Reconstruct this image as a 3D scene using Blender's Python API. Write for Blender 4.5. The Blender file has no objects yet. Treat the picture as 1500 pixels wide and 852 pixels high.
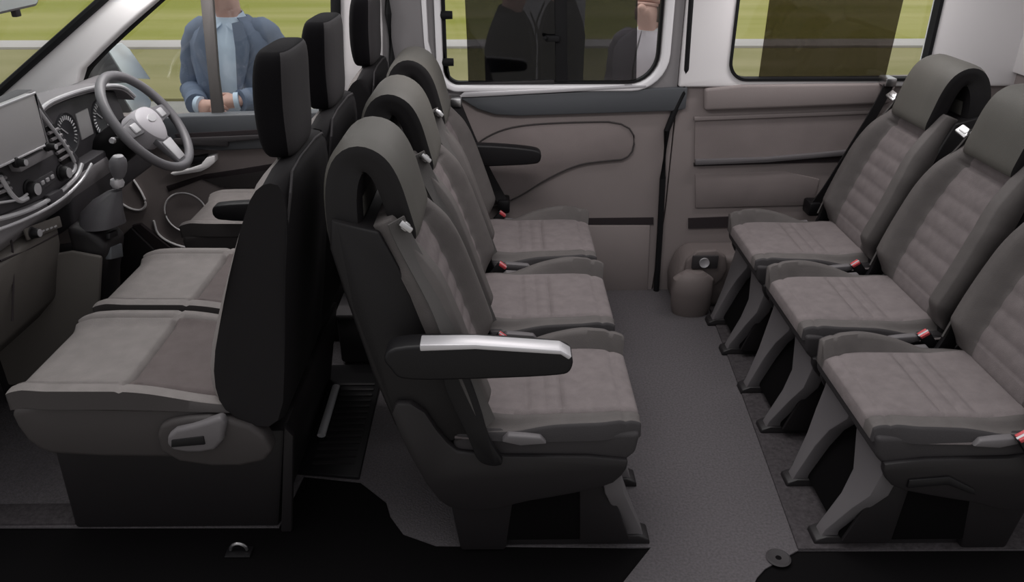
import bpy, bmesh, math, random
from mathutils import Vector, Matrix
random.seed(4)
PI = math.pi
col = bpy.context.scene.collection

# ------------------------------------------------------------------ camera
F = 1150.0; PITCH = math.atan(573 / F); YAW = math.atan(15 * math.cos(PITCH) / F); EYE = Vector((0, 0, 1.59))
FW = Vector((math.sin(YAW) * math.cos(PITCH), math.cos(YAW) * math.cos(PITCH), -math.sin(PITCH)))
RT = Vector((math.cos(YAW), -math.sin(YAW), 0)); UP = RT.cross(FW)
def ray(px, py): return FW + RT * ((px - 750) / F) - UP * ((py - 426) / F)
def onX(px, py, X): r = ray(px, py); return EYE + r * (X / r.x)
def onY(px, py, Y): r = ray(px, py); return EYE + r * (Y / r.y)
def onZ(px, py, Z): r = ray(px, py); return EYE + r * ((Z - EYE.z) / r.z)
def xz(pts, Y): return [(p.x, p.z) for p in (onY(a, b, Y) for a, b in pts)]      # measured outline on a wall plane
def yz(pts, X): return [(p.y, p.z) for p in (onX(a, b, X) for a, b in pts)]

cd = bpy.data.cameras.new('camera'); cam = bpy.data.objects.new('camera', cd); col.objects.link(cam)
cd.sensor_width = 36; cd.lens = 36 * F / 1500; cd.clip_start = .05; cd.clip_end = 400
cam.matrix_world = Matrix(((RT.x, UP.x, -FW.x, EYE.x), (RT.y, UP.y, -FW.y, EYE.y), (RT.z, UP.z, -FW.z, EYE.z), (0, 0, 0, 1)))
bpy.context.scene.camera = cam

# ------------------------------------------------------------------ materials
def mat(name, c, rough=.6, metal=0., bump=0., bscale=200., var=0., vscale=8., spec=.5, wave=None, emit=None):
    m = bpy.data.materials.new(name); m.use_nodes = True
    nt = m.node_tree; b = nt.nodes['Principled BSDF']
    b.inputs['Base Color'].default_value = (*c, 1); b.inputs['Roughness'].default_value = rough
    b.inputs['Metallic'].default_value = metal; b.inputs['Specular IOR Level'].default_value = spec
    tc = nt.nodes.new('ShaderNodeTexCoord')
    if var:
        n = nt.nodes.new('ShaderNodeTexNoise'); n.inputs['Scale'].default_value = vscale; n.inputs['Detail'].default_value = 5
        nt.links.new(tc.outputs['Object'], n.inputs['Vector'])
        r = nt.nodes.new('ShaderNodeValToRGB'); r.color_ramp.elements[0].position = .3; r.color_ramp.elements[1].position = .7
        r.color_ramp.elements[0].color = (*[x * (1 - var) for x in c], 1); r.color_ramp.elements[1].color = (*[min(1, x * (1 + var)) for x in c], 1)
        nt.links.new(n.outputs['Fac'], r.inputs['Fac']); nt.links.new(r.outputs['Color'], b.inputs['Base Color'])
    if bump:
        n2 = nt.nodes.new('ShaderNodeTexNoise'); n2.inputs['Scale'].default_value = bscale; n2.inputs['Detail'].default_value = 3
        nt.links.new(tc.outputs['Object'], n2.inputs['Vector'])
        bp = nt.nodes.new('ShaderNodeBump'); bp.inputs['Strength'].default_value = bump; bp.inputs['Distance'].default_value = .003
        nt.links.new(n2.outputs['Fac'], bp.inputs['Height']); nt.links.new(bp.outputs['Normal'], b.inputs['Normal'])
    return m
def glassmat(name, tint, gloss=.06):
    m = bpy.data.materials.new(name); m.use_nodes = True; nt = m.node_tree; nt.nodes.clear()
    o = nt.nodes.new('ShaderNodeOutputMaterial'); t = nt.nodes.new('ShaderNodeBsdfTransparent'); t.inputs['Color'].default_value = (*tint, 1)
    g = nt.nodes.new('ShaderNodeBsdfGlossy'); g.inputs['Roughness'].default_value = .03; g.inputs['Color'].default_value = (1, 1, 1, 1)
    mx = nt.nodes.new('ShaderNodeMixShader'); mx.inputs['Fac'].default_value = gloss
    nt.links.new(t.outputs[0], mx.inputs[1]); nt.links.new(g.outputs[0], mx.inputs[2]); nt.links.new(mx.outputs[0], o.inputs['Surface'])
    return m
MT = dict(
    fabric=mat('seat_fabric', (.150, .130, .131), .85, bump=.35, bscale=420, var=.10, vscale=30, spec=.25),
    bolster=mat('bolster_fabric', (.092, .083, .081), .75, bump=.25, bscale=380, var=.08, vscale=20, spec=.3),
    head=mat('head_restraint_cover', (.080, .076, .068), .6, bump=.15, bscale=300, var=.06, spec=.35),
    front_fabric=mat('front_seat_fabric', (.185, .168, .163), .75, bump=.3, bscale=420, var=.08, vscale=25, spec=.3),
    front_panel=mat('front_seat_inner_fabric', (.108, .090, .089), .85, bump=.3, bscale=420, var=.08, vscale=25, spec=.25),
    side=mat('seat_side_vinyl', (.044, .039, .039), .6, bump=.1, bscale=200, spec=.3),
    black_fabric=mat('black_seat_cover', (.007, .006, .007), .75, bump=.15, bscale=300, spec=.25),
    shaded_head=mat('shaded_black_head_cover', (.0035, .003, .004), .8, bump=.15, bscale=300, spec=.12),
    rear_fabric=mat('charcoal_seat_cover', (.034, .031, .033), .7, bump=.2, bscale=300, spec=.3),
    shell=mat('black_seat_shell', (.0062, .0053, .0060), .55, bump=.1, bscale=250, spec=.3),
    darkgrey=mat('dark_grey_plastic', (.0135, .0118, .0130), .5, bump=.1, bscale=300, spec=.35),
    black=mat('black_plastic', (.005, .0045, .0055), .5, spec=.3),
    void=mat('black_underbody', (.0022, .0018, .0022), .9, spec=.1),
    leg=mat('grey_leg_plastic', (.12, .112, .117), .5, spec=.35, bump=.05),
    strap=mat('grey_webbing', (.085, .08, .078), .7, bump=.3, bscale=600, spec=.2),
    dstrap=mat('black_webbing', (.016, .015, .016), .7, bump=.3, bscale=600, spec=.2),
    chrome=mat('satin_chrome', (.55, .545, .55), .3, 1.),
    silver=mat('silver_plastic', (.55, .54, .56), .35, .4),
    red=mat('red_button', (.5, .06, .07), .4),
    panel=mat('door_panel_vinyl', (.235, .203, .198), .65, bump=.12, bscale=260, var=.05, vscale=3, spec=.3),
    panel_insert=mat('door_insert_cloth', (.21, .180, .176), .85, bump=.3, bscale=420, var=.06, spec=.2),
    arch=mat('wheel_arch_trim', (.14, .118, .114), .65, bump=.12, bscale=260, spec=.3),
    belt_line=mat('slate_grey_trim', (.075, .080, .088), .45, bump=.05, spec=.4),
    groove=mat('dark_groove', (.018, .012, .014), .8),
    lightgrey=mat('light_grey_trim', (.74, .72, .725), .6, bump=.06, bscale=350, spec=.3),
    pillar=mat('pillar_grey_trim', (.22, .21, .215), .6, bump=.06, bscale=350, spec=.3),
    white=mat('white_trim', (.82, .81, .83), .35, spec=.5),
    rubber=mat('black_rubber', (.008, .008, .009), .7, spec=.2),
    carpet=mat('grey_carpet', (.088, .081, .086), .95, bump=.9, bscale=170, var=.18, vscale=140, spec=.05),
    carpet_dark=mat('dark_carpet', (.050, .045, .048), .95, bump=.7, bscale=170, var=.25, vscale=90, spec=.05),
    dash=mat('dashboard_grey', (.19, .18, .188), .6, bump=.2, bscale=350, spec=.35),
    dash_dark=mat('dashboard_charcoal', (.05, .047, .052), .5, bump=.15, bscale=350, spec=.4),
    glove=mat('glovebox_plastic', (.11, .10, .092), .6, bump=.15, bscale=300, spec=.3),
    screen=mat('screen_glass', (.36, .35, .355), .4, spec=.6),
    dial=mat('dial_face', (.04, .04, .045), .4),
    wheel=mat('steering_leather', (.12, .116, .125), .45, bump=.15, bscale=400, spec=.5),
    hub=mat('steering_hub', (.40, .385, .41), .5, bump=.1, bscale=300),
    mirror=mat('mirror_glass', (.86, .92, .94), .38, .8),
    glass=glassmat('clear_glass', (.93, .95, .94), .04),
    tint=glassmat('dark_tinted_glass', (.31, .305, .315), .03),
    tint_rear=glassmat('brown_tinted_glass', (.37, .345, .33), .02),
    skin=mat('skin', (.72, .44, .37), .55, var=.06, vscale=20),
    hair=mat('grey_hair', (.12, .09, .07), .8, bump=.5),
    suit=mat('blue_suit_cloth', (.165, .205, .29), .8, bump=.2, bscale=500, var=.15, vscale=6, spec=.2),
    shirt=mat('pale_blue_shirt', (.66, .79, .95), .8, bump=.1, var=.05, vscale=7),
    dark_suit=mat('black_suit_cloth', (.02, .02, .026), .8, spec=.2),
    white_shirt=mat('white_shirt', (.65, .65, .66), .8),
    lilac=mat('lilac_grey_cloth', (.52, .47, .52), .8, var=.08, vscale=6),
    trousers=mat('grey_trousers', (.10, .11, .14), .8),
    shoes=mat('dark_shoe_leather', (.02, .016, .014), .4),
    asphalt=mat('pale_asphalt', (.30, .29, .27), .9, var=.1, vscale=2),
    path=mat('pale_concrete', (.50, .47, .455), .9, var=.06, vscale=1),
    board=mat('pale_board', (.55, .55, .58), .7),
)
def grassmat(name, stops, sx, sy):
    m = mat(name, stops[0], .95, spec=.05); nt = m.node_tree; b = nt.nodes['Principled BSDF']
    tc = nt.nodes.new('ShaderNodeTexCoord'); mp = nt.nodes.new('ShaderNodeMapping'); mp.inputs['Scale'].default_value = (sx, sy, 1)
    n = nt.nodes.new('ShaderNodeTexNoise'); n.inputs['Scale'].default_value = 1; n.inputs['Detail'].default_value = 6
    r = nt.nodes.new('ShaderNodeValToRGB'); r.color_ramp.elements[0].position = .35; r.color_ramp.elements[1].position = .68
    r.color_ramp.elements[0].color = (*stops[0], 1); r.color_ramp.elements[1].color = (*stops[1], 1)
    nt.links.new(tc.outputs['Object'], mp.inputs['Vector']); nt.links.new(mp.outputs[0], n.inputs['Vector'])
    nt.links.new(n.outputs['Fac'], r.inputs['Fac']); nt.links.new(r.outputs[0], b.inputs['Base Color'])
    return m
MT['meadow'] = grassmat('meadow_grass', ((.27, .28, .055), (.42, .39, .16)), .10, .55)
MT['verge'] = grassmat('verge_grass', ((.24, .23, .10), (.34, .31, .17)), .25, .9)

# ------------------------------------------------------------------ geometry helpers
class G:
    def __init__(s): s.v = []; s.f = []; s.m = []
    def add(s, vs, fs, mi=0):
        k = len(s.v); s.v += [tuple(v) for v in vs]
        s.f += [tuple(i + k for i in f) for f in fs]; s.m += [mi] * len(fs); return s
    def box(s, x0, x1, y0, y1, z0, z1, mi=0):
        return s.add([(x, y, z) for x in (x0, x1) for y in (y0, y1) for z in (z0, z1)],
                     [(0, 1, 3, 2), (4, 6, 7, 5), (0, 4, 5, 1), (2, 3, 7, 6), (0, 2, 6, 4), (1, 5, 7, 3)], mi)
    def prism(s, pts, a0, a1, axis='y', mi=0):
        n = len(pts)
        def P(p, a): return {'y': (p[0], a, p[1]), 'x': (a, p[0], p[1]), 'z': (p[0], p[1], a)}[axis]
        vs = [P(p, a0) for p in pts] + [P(p, a1) for p in pts]
        return s.add(vs, [tuple(range(n)), tuple(range(2 * n - 1, n - 1, -1))] + [(i, (i + 1) % n, (i + 1) % n + n, i + n) for i in range(n)], mi)
    def loft(s, loops, cap=True, closed=True, mi=0):
        n = len(loops[0]); vs = [p for l in loops for p in l]; fs = []
        for j in range(len(loops) - 1):
            for i in range(n if closed else n - 1):
                a = j * n + i; b = j * n + (i + 1) % n; fs.append((a, b, b + n, a + n))
        if cap: fs += [tuple(range(n - 1, -1, -1)), tuple(range((len(loops) - 1) * n, len(loops) * n))]
        return s.add(vs, fs, mi)
    def tube(s, path, r, n=10, cap=True, closed=False, flat=1., upv=(0, 0, 1), mi=0):
        P = [Vector(p) for p in path]; loops = []
        for i, p in enumerate(P):
            if closed: t = P[(i + 1) % len(P)] - P[i - 1]
            else: t = P[min(i + 1, len(P) - 1)] - P[max(i - 1, 0)]
            t.normalize(); u = Vector(upv); u = u - t * u.dot(t)
            if u.length < 1e-3: u = t.orthogonal()
            u.normalize(); w = t.cross(u); rr = r[i] if isinstance(r, (list, tuple)) else r
            loops.append([p + u * math.cos(2 * PI * k / n) * rr * flat + w * math.sin(2 * PI * k / n) * rr for k in range(n)])
        if closed: loops.append(loops[0]); cap = False
        return s.loft(loops, cap, mi=mi)
    def ribbon(s, path, wvec, width, th=.0025, mi=0):        # strap following path; wvec = its width direction
        P = [Vector(p) for p in path]; loops = []
        for i, p in enumerate(P):
            t = (P[min(i + 1, len(P) - 1)] - P[max(i - 1, 0)]).normalized(); w = Vector(wvec[i] if isinstance(wvec, list) else wvec)
            w = (w - t * w.dot(t)).normalized(); nn = t.cross(w).normalized(); h = width / 2
            loops.append([p + w * h + nn * th, p - w * h + nn * th, p - w * h - nn * th, p + w * h - nn * th])
        return s.loft(loops, True, mi=mi)
    def lathe(s, prof, n, M, mi=0):                          # prof (r, h) about local z of matrix M
        loops = [[M @ Vector((r * math.cos(2 * PI * k / n), r * math.sin(2 * PI * k / n), h)) for k in range(n)] for r, h in prof]
        return s.loft(loops, True, mi=mi)
    def ringprism(s, outer, inner, a0, a1, mi=0):            # panel with a hole: matched loops in XZ
        n = len(inner); vs = [(p[0], a, p[1]) for a in (a0, a1) for l in (outer, inner) for p in l]; fs = []
        for i in range(n):
            j = (i + 1) % n
            fs += [(i, j, n + j, n + i), (2 * n + i, 3 * n + i, 3 * n + j, 2 * n + j), (n + i, n + j, 3 * n + j, 3 * n + i), (i, 2 * n + i, 2 * n + j, j)]
        return s.add(vs, fs, mi)
def make(name, g, m, parent=None, bevel=0, seg=2, ang=40, local=True, parentless_loc=None, subd=0, keepn=False):
    """one mesh object; local=False: coordinates are in the world, parent is an unrotated Empty"""
    me = bpy.data.meshes.new(name); off = Vector((0, 0, 0))
    if parent is not None and not local:
        off = Vector(parent.location)
        if parent.parent is not None: off = off + Vector(parent.parent.location)
    if parent is None and parentless_loc is not None: off = Vector(parentless_loc)
    bm = bmesh.new(); vs = [bm.verts.new(Vector(v) - off) for v in g.v]
    for f, mi in zip(g.f, g.m):
        try: q = bm.faces.new([vs[i] for i in f]); q.material_index = mi
        except ValueError: pass
    bmesh.ops.remove_doubles(bm, verts=bm.verts, dist=1e-6)
    if not keepn: bmesh.ops.recalc_face_normals(bm, faces=bm.faces)
    if bevel:
        es = [e for e in bm.edges if len(e.link_faces) == 2 and e.calc_face_angle(0) > math.radians(25)]
        bmesh.ops.bevel(bm, geom=es, offset=bevel, segments=seg, profile=.5, affect='EDGES', clamp_overlap=True)
    bm.to_mesh(me); bm.free()
    for p in me.polygons: p.use_smooth = True
    me.set_sharp_from_angle(angle=math.radians(ang))
    for q in (m if isinstance(m, (list, tuple)) else [m]): me.materials.append(MT[q])
    o = bpy.data.objects.new(name, me); col.objects.link(o)
    if parent is not None: o.parent = parent
    elif parentless_loc is not None: o.location = off
    if subd: sm = o.modifiers.new('Subdivision', 'SUBSURF'); sm.levels = subd; sm.render_levels = subd
    return o
def tag(o, label=None, cat=None, group=None, kind=None):
    if label: o['label'] = label
    if cat: o['category'] = cat
    if group: o['group'] = group
    if kind: o['kind'] = kind
    return o
def thing(name, label, cat, loc, rz=0, group=None):
    o = bpy.data.objects.new(name, None); col.objects.link(o); o.location = loc; o.rotation_euler = (0, 0, rz); o.empty_display_size = .05
    return tag(o, label, cat, group)
def struct(o): o['kind'] = 'structure'; return o
def dup(root, loc, rz, label, group=None):
    r = root.copy(); col.objects.link(r); r.location = loc; r.rotation_euler = (0, 0, rz); r['label'] = label
    if group: r['group'] = group
    for ch in list(root.children):
        c = ch.copy(); col.objects.link(c); c.parent = r
        for g in ch.children:
            d = g.copy(); col.objects.link(d); d.parent = c
    return r
def sstep(a, b, x):
    t = max(0, min(1, (x - a) / (b - a))); return t * t * (3 - 2 * t)
def lerp_path(pts, t):
    L = [0]
    for a, b in zip(pts, pts[1:]): L.append(L[-1] + math.dist(a, b))
    d = t * L[-1]
    for i in range(len(pts) - 1):
        if d <= L[i + 1] or i == len(pts) - 2:
            k = (d - L[i]) / (L[i + 1] - L[i]); return tuple(a + (b - a) * k for a, b in zip(pts[i], pts[i + 1]))
def smooth_pts(pts, it=2, closed=False):
    pts = [tuple(p) for p in pts]
    for _ in range(it):
        q = [] if closed else [pts[0]]
        n = len(pts)
        for i in range(n if closed else n - 1):
            a = pts[i]; b = pts[(i + 1) % n]
            q += [tuple(x * .75 + y * .25 for x, y in zip(a, b)), tuple(x * .25 + y * .75 for x, y in zip(a, b))]
        if not closed: q.append(pts[-1])
        pts = q
    return pts
def pad(spine, hw, th, detail=None, nu=70, nw=46, nr=4., fm=None, y0=0, pu=4., bulge=.0):
    """upholstered pad: spine = polyline in (x,z); grows th towards the left-hand normal; hw(s) half width"""
    g = G(); sp = [lerp_path(spine, i / 200) for i in range(201)]
    def at(s):
        i = min(199, int(s * 200)); k = s * 200 - i; a, b = sp[i], sp[i + 1]
        lo, hi = sp[max(0, i - 6)], sp[min(200, i + 7)]; tx, tz = hi[0] - lo[0], hi[1] - lo[1]; l = math.hypot(tx, tz)
        return (a[0] + (b[0] - a[0]) * k, a[1] + (b[1] - a[1]) * k), (-tz / l, tx / l)
    E = lambda a, n: max(0., 1 - abs(a) ** n) ** (1 / n)
    top = []
    for i in range(nu + 1):
        a = math.sin((i / nu - .5) * PI) * .35 + (2 * i / nu - 1) * .65; s = (a + 1) / 2; (x, z), (nx, nz) = at(s); row = []
        for j in range(nw + 1):
            w = math.sin((j / nw - .5) * PI) * .35 + (2 * j / nw - 1) * .65
            h = th * E(a, pu) * E(w, nr)
            if detail: h += detail(s, w) * min(1, 4 * E(a, pu) * E(w, nr) * .5)
            row.append((x + nx * h, y0 + w * hw(s), z + nz * h))
        top.append(row)
    n = nw + 1; vs = [p for r in top for p in r]
    for i in range(nu):
        for j in range(nw):
            s = (i + .5) / nu; w = 2 * (j + .5) / nw - 1; w = math.sin(w * PI / 2) * .35 + .65 * w
            mi = fm(s, w) if fm else 0
            g.add([top[i][j], top[i + 1][j], top[i + 1][j + 1], top[i][j + 1]], [(0, 1, 2, 3)], mi)
    back = []
    border = [top[i][0] for i in range(nu + 1)] + [top[nu][j] for j in range(1, nw + 1)] + [top[i][nw] for i in range(nu - 1, -1, -1)] + [top[0][j] for j in range(nw - 1, 0, -1)]
    g.add(border, [tuple(range(len(border)))], 0)
    return g
def groove(x, x0, d, s): return -d * math.exp(-((x - x0) / s) ** 2)
def rrect(x0, x1, z0, z1, r, n=8):                       # rounded rectangle in XZ, ccw
    rs = r if isinstance(r, (list, tuple)) else [r] * 4   # bl, br, tr, tl
    P = []
    for (cx, cz, a0, rr) in ((x0 + rs[0], z0 + rs[0], PI, rs[0]), (x1 - rs[1], z0 + rs[1], 1.5 * PI, rs[1]), (x1 - rs[2], z1 - rs[2], 0, rs[2]), (x0 + rs[3], z1 - rs[3], .5 * PI, rs[3])):
        P += [(cx + rr * math.cos(a0 + PI / 2 * k / n), cz + rr * math.sin(a0 + PI / 2 * k / n)) for k in range(n + 1)]
    return P
def to_rect(inner, X0, X1, Z0, Z1):                      # matched outer loop on a rectangle
    n = len(inner) // 4; out = []
    for q, (cx, cz) in enumerate(((X0, Z0), (X1, Z0), (X1, Z1), (X0, Z1))):
        for k in range(n):
            px, pz = inner[q * n + k]; t = k / (n - 1)
            if q == 0: p = (X0, pz + (cz - pz) * min(1, 2 * t)) if t <= .5 else (px + (cx - px) * (2 - 2 * t), Z0)
            elif q == 1: p = (px + (cx - px) * min(1, 2 * t), Z0) if t <= .5 else (X1, pz + (cz - pz) * (2 - 2 * t))
            elif q == 2: p = (X1, pz + (cz - pz) * min(1, 2 * t)) if t <= .5 else (px + (cx - px) * (2 - 2 * t), Z1)
            else: p = (px + (cx - px) * min(1, 2 * t), Z1) if t <= .5 else (X0, pz + (cz - pz) * (2 - 2 * t))
            out.append(p)
    return out

FILL_LAMP = 2.5
# ================================================================== REAR CABIN SEATS
def back_front(z): return .402 + (z - .45) * .33
def make_seat(label, group, high):                      # high: side (+1/-1) whose cushion bolster stands tall
    t = thing('passenger_seat', label, 'seat', (0, 0, 0), 0, group)
    # seat cushion: inner quilted panel between raised bolsters
    def cd_(s, w):
        u = s * .46; aw = abs(w)
        tall = w * high > 0
        h = (.042 if tall else .006) * sstep(.73, .84, aw) * (1 - sstep(.10, .34, u)) - .022 * sstep(.70, .9, aw) * sstep(.20, .38, u)
        if not tall: h += .006 * math.exp(-((aw - .93) / .03) ** 2) - .010 * sstep(.75, .92, aw)
        h += groove(aw, .72, .007, .02) * (1 - sstep(.34, .42, u))
        h += groove(u, .045, .004, .006)
        if aw < .64:
            for q in (.19, .235, .28): h += groove(u, q, .007, .006)
        h -= .012 * sstep(.36, .46, u)
        return h
    cush = pad([(0.46, .415), (.30, .400), (.06, .405), (.0, .398)][::-1], lambda s: .215 - .02 * sstep(.25, 0, s), .048, cd_,
               fm=lambda s, w: 2 if abs(w) > .955 else (1 if abs(w) > .72 else 0), nr=9, pu=7)
    make('cushion', cush, ['fabric', 'bolster', 'rear_fabric'], t, ang=60)
    # cushion valance below the fabric
    g = G().prism([(.004, .418), (.012, .36), (.04, .330), (.40, .325), (.47, .36), (.46, .425)], -.208, .208)
    make('cushion_pan', g, 'rear_fabric', t, bevel=.012, seg=3)
    # backrest
    zs = [.425, .50, .60, .70, .80, .88, .94]
    spine = [(back_front(z) + .030 + .03 * sstep(.75, .95, z), z + .01) for z in zs]
    def hw(s): return .214 + .010 * math.sin(PI * min(1, s * 1.6)) - .052 * sstep(.55, 1, s)
    def bd(s, w):
        aw = abs(w); z = .43 + s * .54
        h = .050 * sstep(.50, .80, aw) * sstep(.0, .14, s) * (1 - .6 * sstep(.62, .98, s))
        h += groove(aw, .57, .007, .022) * (1 - sstep(.82, .88, s))
        if aw < .56 and .1 < s < .82: h += .0035 * abs(math.sin(PI * (s - .1) / .103)) - .002
        h += groove(s, .80, .012, .010) * (1 if aw < .66 else 0)
        return h
    make('backrest', pad(spine, hw, .034, bd, nu=96, fm=lambda s, w: 1 if abs(w) > .57 else 0, nr=6, pu=6), ['fabric', 'bolster'], t, ang=130)
    front = [(back_front(z) + .022 + .03 * sstep(.75, .95, z), z + .01) for z in (.40, .55, .70, .85, .93)]
    rear = [(.715, .965), (.722, .90), (.690, .77), (.650, .60), (.605, .45), (.565, .37)]
    g = G(); prof = front + rear
    loops = []
    for w, ins in ((-.205, .02), (-.195, 0), (.195, 0), (.205, .02)):
        cx = sum(p[0] for p in prof) / len(prof); loops.append([(p[0] + (cx - p[0]) * ins * 4, w * (1 - .16 * sstep(.7, 1.0, p[1])), p[1]) for p in prof])
    g.loft(loops)
    make('seat_shell', g, 'shell', t, bevel=.012, seg=2)
    # arched head restraint (hook shaped from the side)
    path = smooth_pts([(.556, .900), (.571, .965), (.589, 1.038), (.614, 1.082), (.652, 1.094), (.683, 1.066), (.695, 1.00), (.690, .88)], 2)
    g = G(); NN = len(path); loops = []
    for i, p in enumerate(path):
        a = path[max(0, i - 1)]; b = path[min(NN - 1, i + 1)]; tx, tz = b[0] - a[0], b[1] - a[1]; l = math.hypot(tx, tz); nx, nz = -tz / l, tx / l
        s = i / (NN - 1); th = (.034 + .010 * sstep(.45, .7, s)) * (.75 + .25 * min(1, min(s, 1 - s) * 12)); hwid = .132 + .03 * sstep(.6, 1, s); ed = .6 if 0 < i < NN - 1 else .5
        lp = []
        for k in range(28):
            an = 2 * PI * k / 28; c, d = math.cos(an), math.sin(an)
            ex = 7.; rr = (abs(c) ** ex + abs(d) ** ex) ** (-1 / ex)
            lp.append((p[0] + nx * th * d * rr, hwid * c * rr, p[1] + nz * th * d * rr))
        loops.append(lp)
    g.loft(loops)
    h = make('head_restraint', g, ['head', 'shell'], t, ang=50)
    for p in h.data.polygons:
        if abs(p.normal.y) > .8: p.material_index = 1
        c = p.center
        if (c.x - .63) * 0 + 0 == 0:
            v = Vector((c.x - .64, 0, c.z - .98)); 
            if v.length > 0 and Vector((p.normal.x, 0, p.normal.z)).dot(v) < -.01 and abs(p.normal.y) < .8: p.material_index = 1
    # belt guide + shoulder strap on the +y side, tongue clip on top
    bg = make('belt_guide', G().box(.605, .645, .10, .15, .89, .93), 'black', t, bevel=.01)
    g = G().box(-.007, .007, -.024, .024, -.016, .016).box(-.010, .010, -.016, .016, -.008, .008)
    Bm = Matrix.Translation((.552, .176, .955)) @ Matrix.Rotation(math.radians(50), 4, 'Y') @ Matrix.Rotation(math.radians(20), 4, 'Z'); g.v = [tuple(Bm @ Vector(v)) for v in g.v]
    make('belt_clip', g, 'chrome', bg, bevel=.004)
    pth = [(.572, .168, .965)]
    for k in range(13):
        z = .94 - k * .04; sq = (z - .435) / .515
        pth.append((back_front(z) - .028 + .03 * sstep(.75, .95, z), hw(max(0, min(1, sq))) + .004, z))
    make('belt_strap', G().ribbon(smooth_pts(pth, 1), (0.75, .66, -.25), .044), 'strap', t)
    # retractor pouch low beside the backrest and the buckle on the -y side
    make('belt_anchor', G().prism(smooth_pts([(.335, .355), (.365, .345), (.405, .36), (.42, .42), (.45, .50), (.485, .60), (.46, .655), (.43, .64), (.395, .52), (.375, .42)], 2, True), .222, .240), 'black', t, bevel=.01)
    B = Matrix.Translation((.375, -.235, .40)) @ Matrix.Rotation(math.radians(-38), 4, 'Y')
    g = G().box(-.017, .017, -.011, .011, -.10, .055); g.v = [tuple(B @ Vector(v)) for v in g.v]
    bk = make('belt_buckle', g, 'black', t, bevel=.004)
    g = G().box(-.014, .014, -.0125, -.004, .049, .059).box(-.014, .014, .003, .0125, .049, .059); g.v = [tuple(B @ Vector(v)) for v in g.v]
    make('release_button', g, 'red', bk, bevel=.002)
    g = G().box(-.0155, .0155, -.004, .003, .053, .058); g.v = [tuple(B @ Vector(v)) for v in g.v]
    make('buckle_slot', g, 'silver', bk)
    # pedestal: black body, side covers, two splayed front legs
    g = G().prism([(.085, .34), (.085, .25), (.05, .15), (.0, .03), (.40, .03), (.50, .34)], -.165, .165)
    make('pedestal', g, 'void', t, bevel=.012)
    cover = [(.03, .358), (.035, .31), (.075, .265), (.20, .235), (.30, .215), (.36, .19), (.47, .19), (.52, .24), (.585, .40), (.615, .52), (.54, .52), (.49, .42), (.44, .365)]
    g = G().prism([(.30, .30), (.335, .0), (.46, .0), (.50, .30)], -.168, .168)
    make('pedestal_foot', g, 'darkgrey', t, bevel=.01)
    for sg in (-1, 1):
        y0, y1 = sorted((sg * .160, sg * .172))
        make('front_skirt', G().prism([(.075, .31), (.055, .20), (.0, .035), (.135, .03), (.145, .26), (.12, .31)], y0, y1), 'darkgrey', t, bevel=.004)
        y0, y1 = sorted((sg * .205, sg * .228))
        rl = make('recline_lever', G().prism([(.235, .405), (.25, .423), (.33, .43), (.345, .412), (.30, .40)], y0, y1), 'leg', t, bevel=.004)
    for sg in (-1, 1):
        y0, y1 = sorted((sg * .198, sg * .222))
        cv = make('side_cover', G().prism(smooth_pts(cover, 1, True), y0, y1), 'darkgrey', t, bevel=.007)
        y0, y1 = sorted((sg * .222, sg * .229))
        if sg == -1: make('tilt_lever', G().prism([(.10, .30), (.20, .31), (.27, .27), (.28, .25), (.20, .285), (.10, .275)], y0, y1), 'black', cv, bevel=.002)
        lp = []
        for (u, z, wi, wo, d) in ((.045, .362, .015, .198, .05), (.045, .30, .03, .20, .05), (.030, .22, .085, .196, .05), (.005, .15, .10, .168, .05), (-.035, .045, .098, .138, .045), (-.05, .0, .095, .142, .05)):
            lp.append([(u, sg * wi, z), (u, sg * wo, z), (u + d, sg * wo, z), (u + d, sg * wi, z)])
        lg = make('leg', G().loft(lp), 'leg', t, bevel=.006)
        fy = sg * .118
        make('foot', G().prism([(-.062, .0), (-.058, .018), (-.03, .03), (.40, .03), (.40, 0)], fy - .03, fy + .03), 'darkgrey', lg, bevel=.004)
    return t
seat = make_seat('grey rear facing passenger seat in the middle row, nearest the camera, with black armrest', 'passenger seats in the rear cabin', -1)
SC2, SC3 = 1.0, .975
YC = (1.77, 2.27, 2.775)
seat.location = (.338, YC[0], 0); seat.rotation_euler = (0, 0, PI); seat.scale = (1, 1, SC2)
GR = 'passenger seats in the rear cabin'
s2 = dup(seat, (.338, YC[1], 0), PI, 'grey rear facing middle row passenger seat between the two others of its row')
s3 = dup(seat, (.338, YC[2], 0), PI, 'grey rear facing middle row passenger seat beside the sliding door, with a black armrest')
r1 = make_seat('grey forward facing back row passenger seat nearest the camera, at the lower right', GR, 1)
r1.location = (.91, YC[0] - .01, 0)
r2 = dup(r1, (.91, YC[1] - .01, 0), 0, 'grey forward facing back row passenger seat in the middle of its row')
r3 = dup(r1, (.91, YC[2] - .01, 0), 0, 'grey forward facing back row passenger seat under the rear quarter window')
for o in (r1, r2, r3): o.scale = (1, 1, SC3)
def armrest(root, w0, w1, zt=0):
    prof = smooth_pts([(.585, .665), (.605, .695), (.58, .728), (.40, .728), (.215, .712), (.185, .695), (.190, .658), (.215, .648), (.40, .640), (.57, .638)], 2, True)
    a = make('armrest', G().prism(prof, w0, w1), 'black', root, bevel=.012, seg=3)
    return a, prof
a, _ = armrest(seat, .245, .305)
make('armrest_trim', G().prism([(.52, .716), (.52, .732), (.40, .732), (.215, .716), (.190, .700), (.197, .692), (.215, .705), (.40, .720)], .262, .307), 'silver', a, bevel=.003)
armrest(s3, -.29, -.235)

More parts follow.
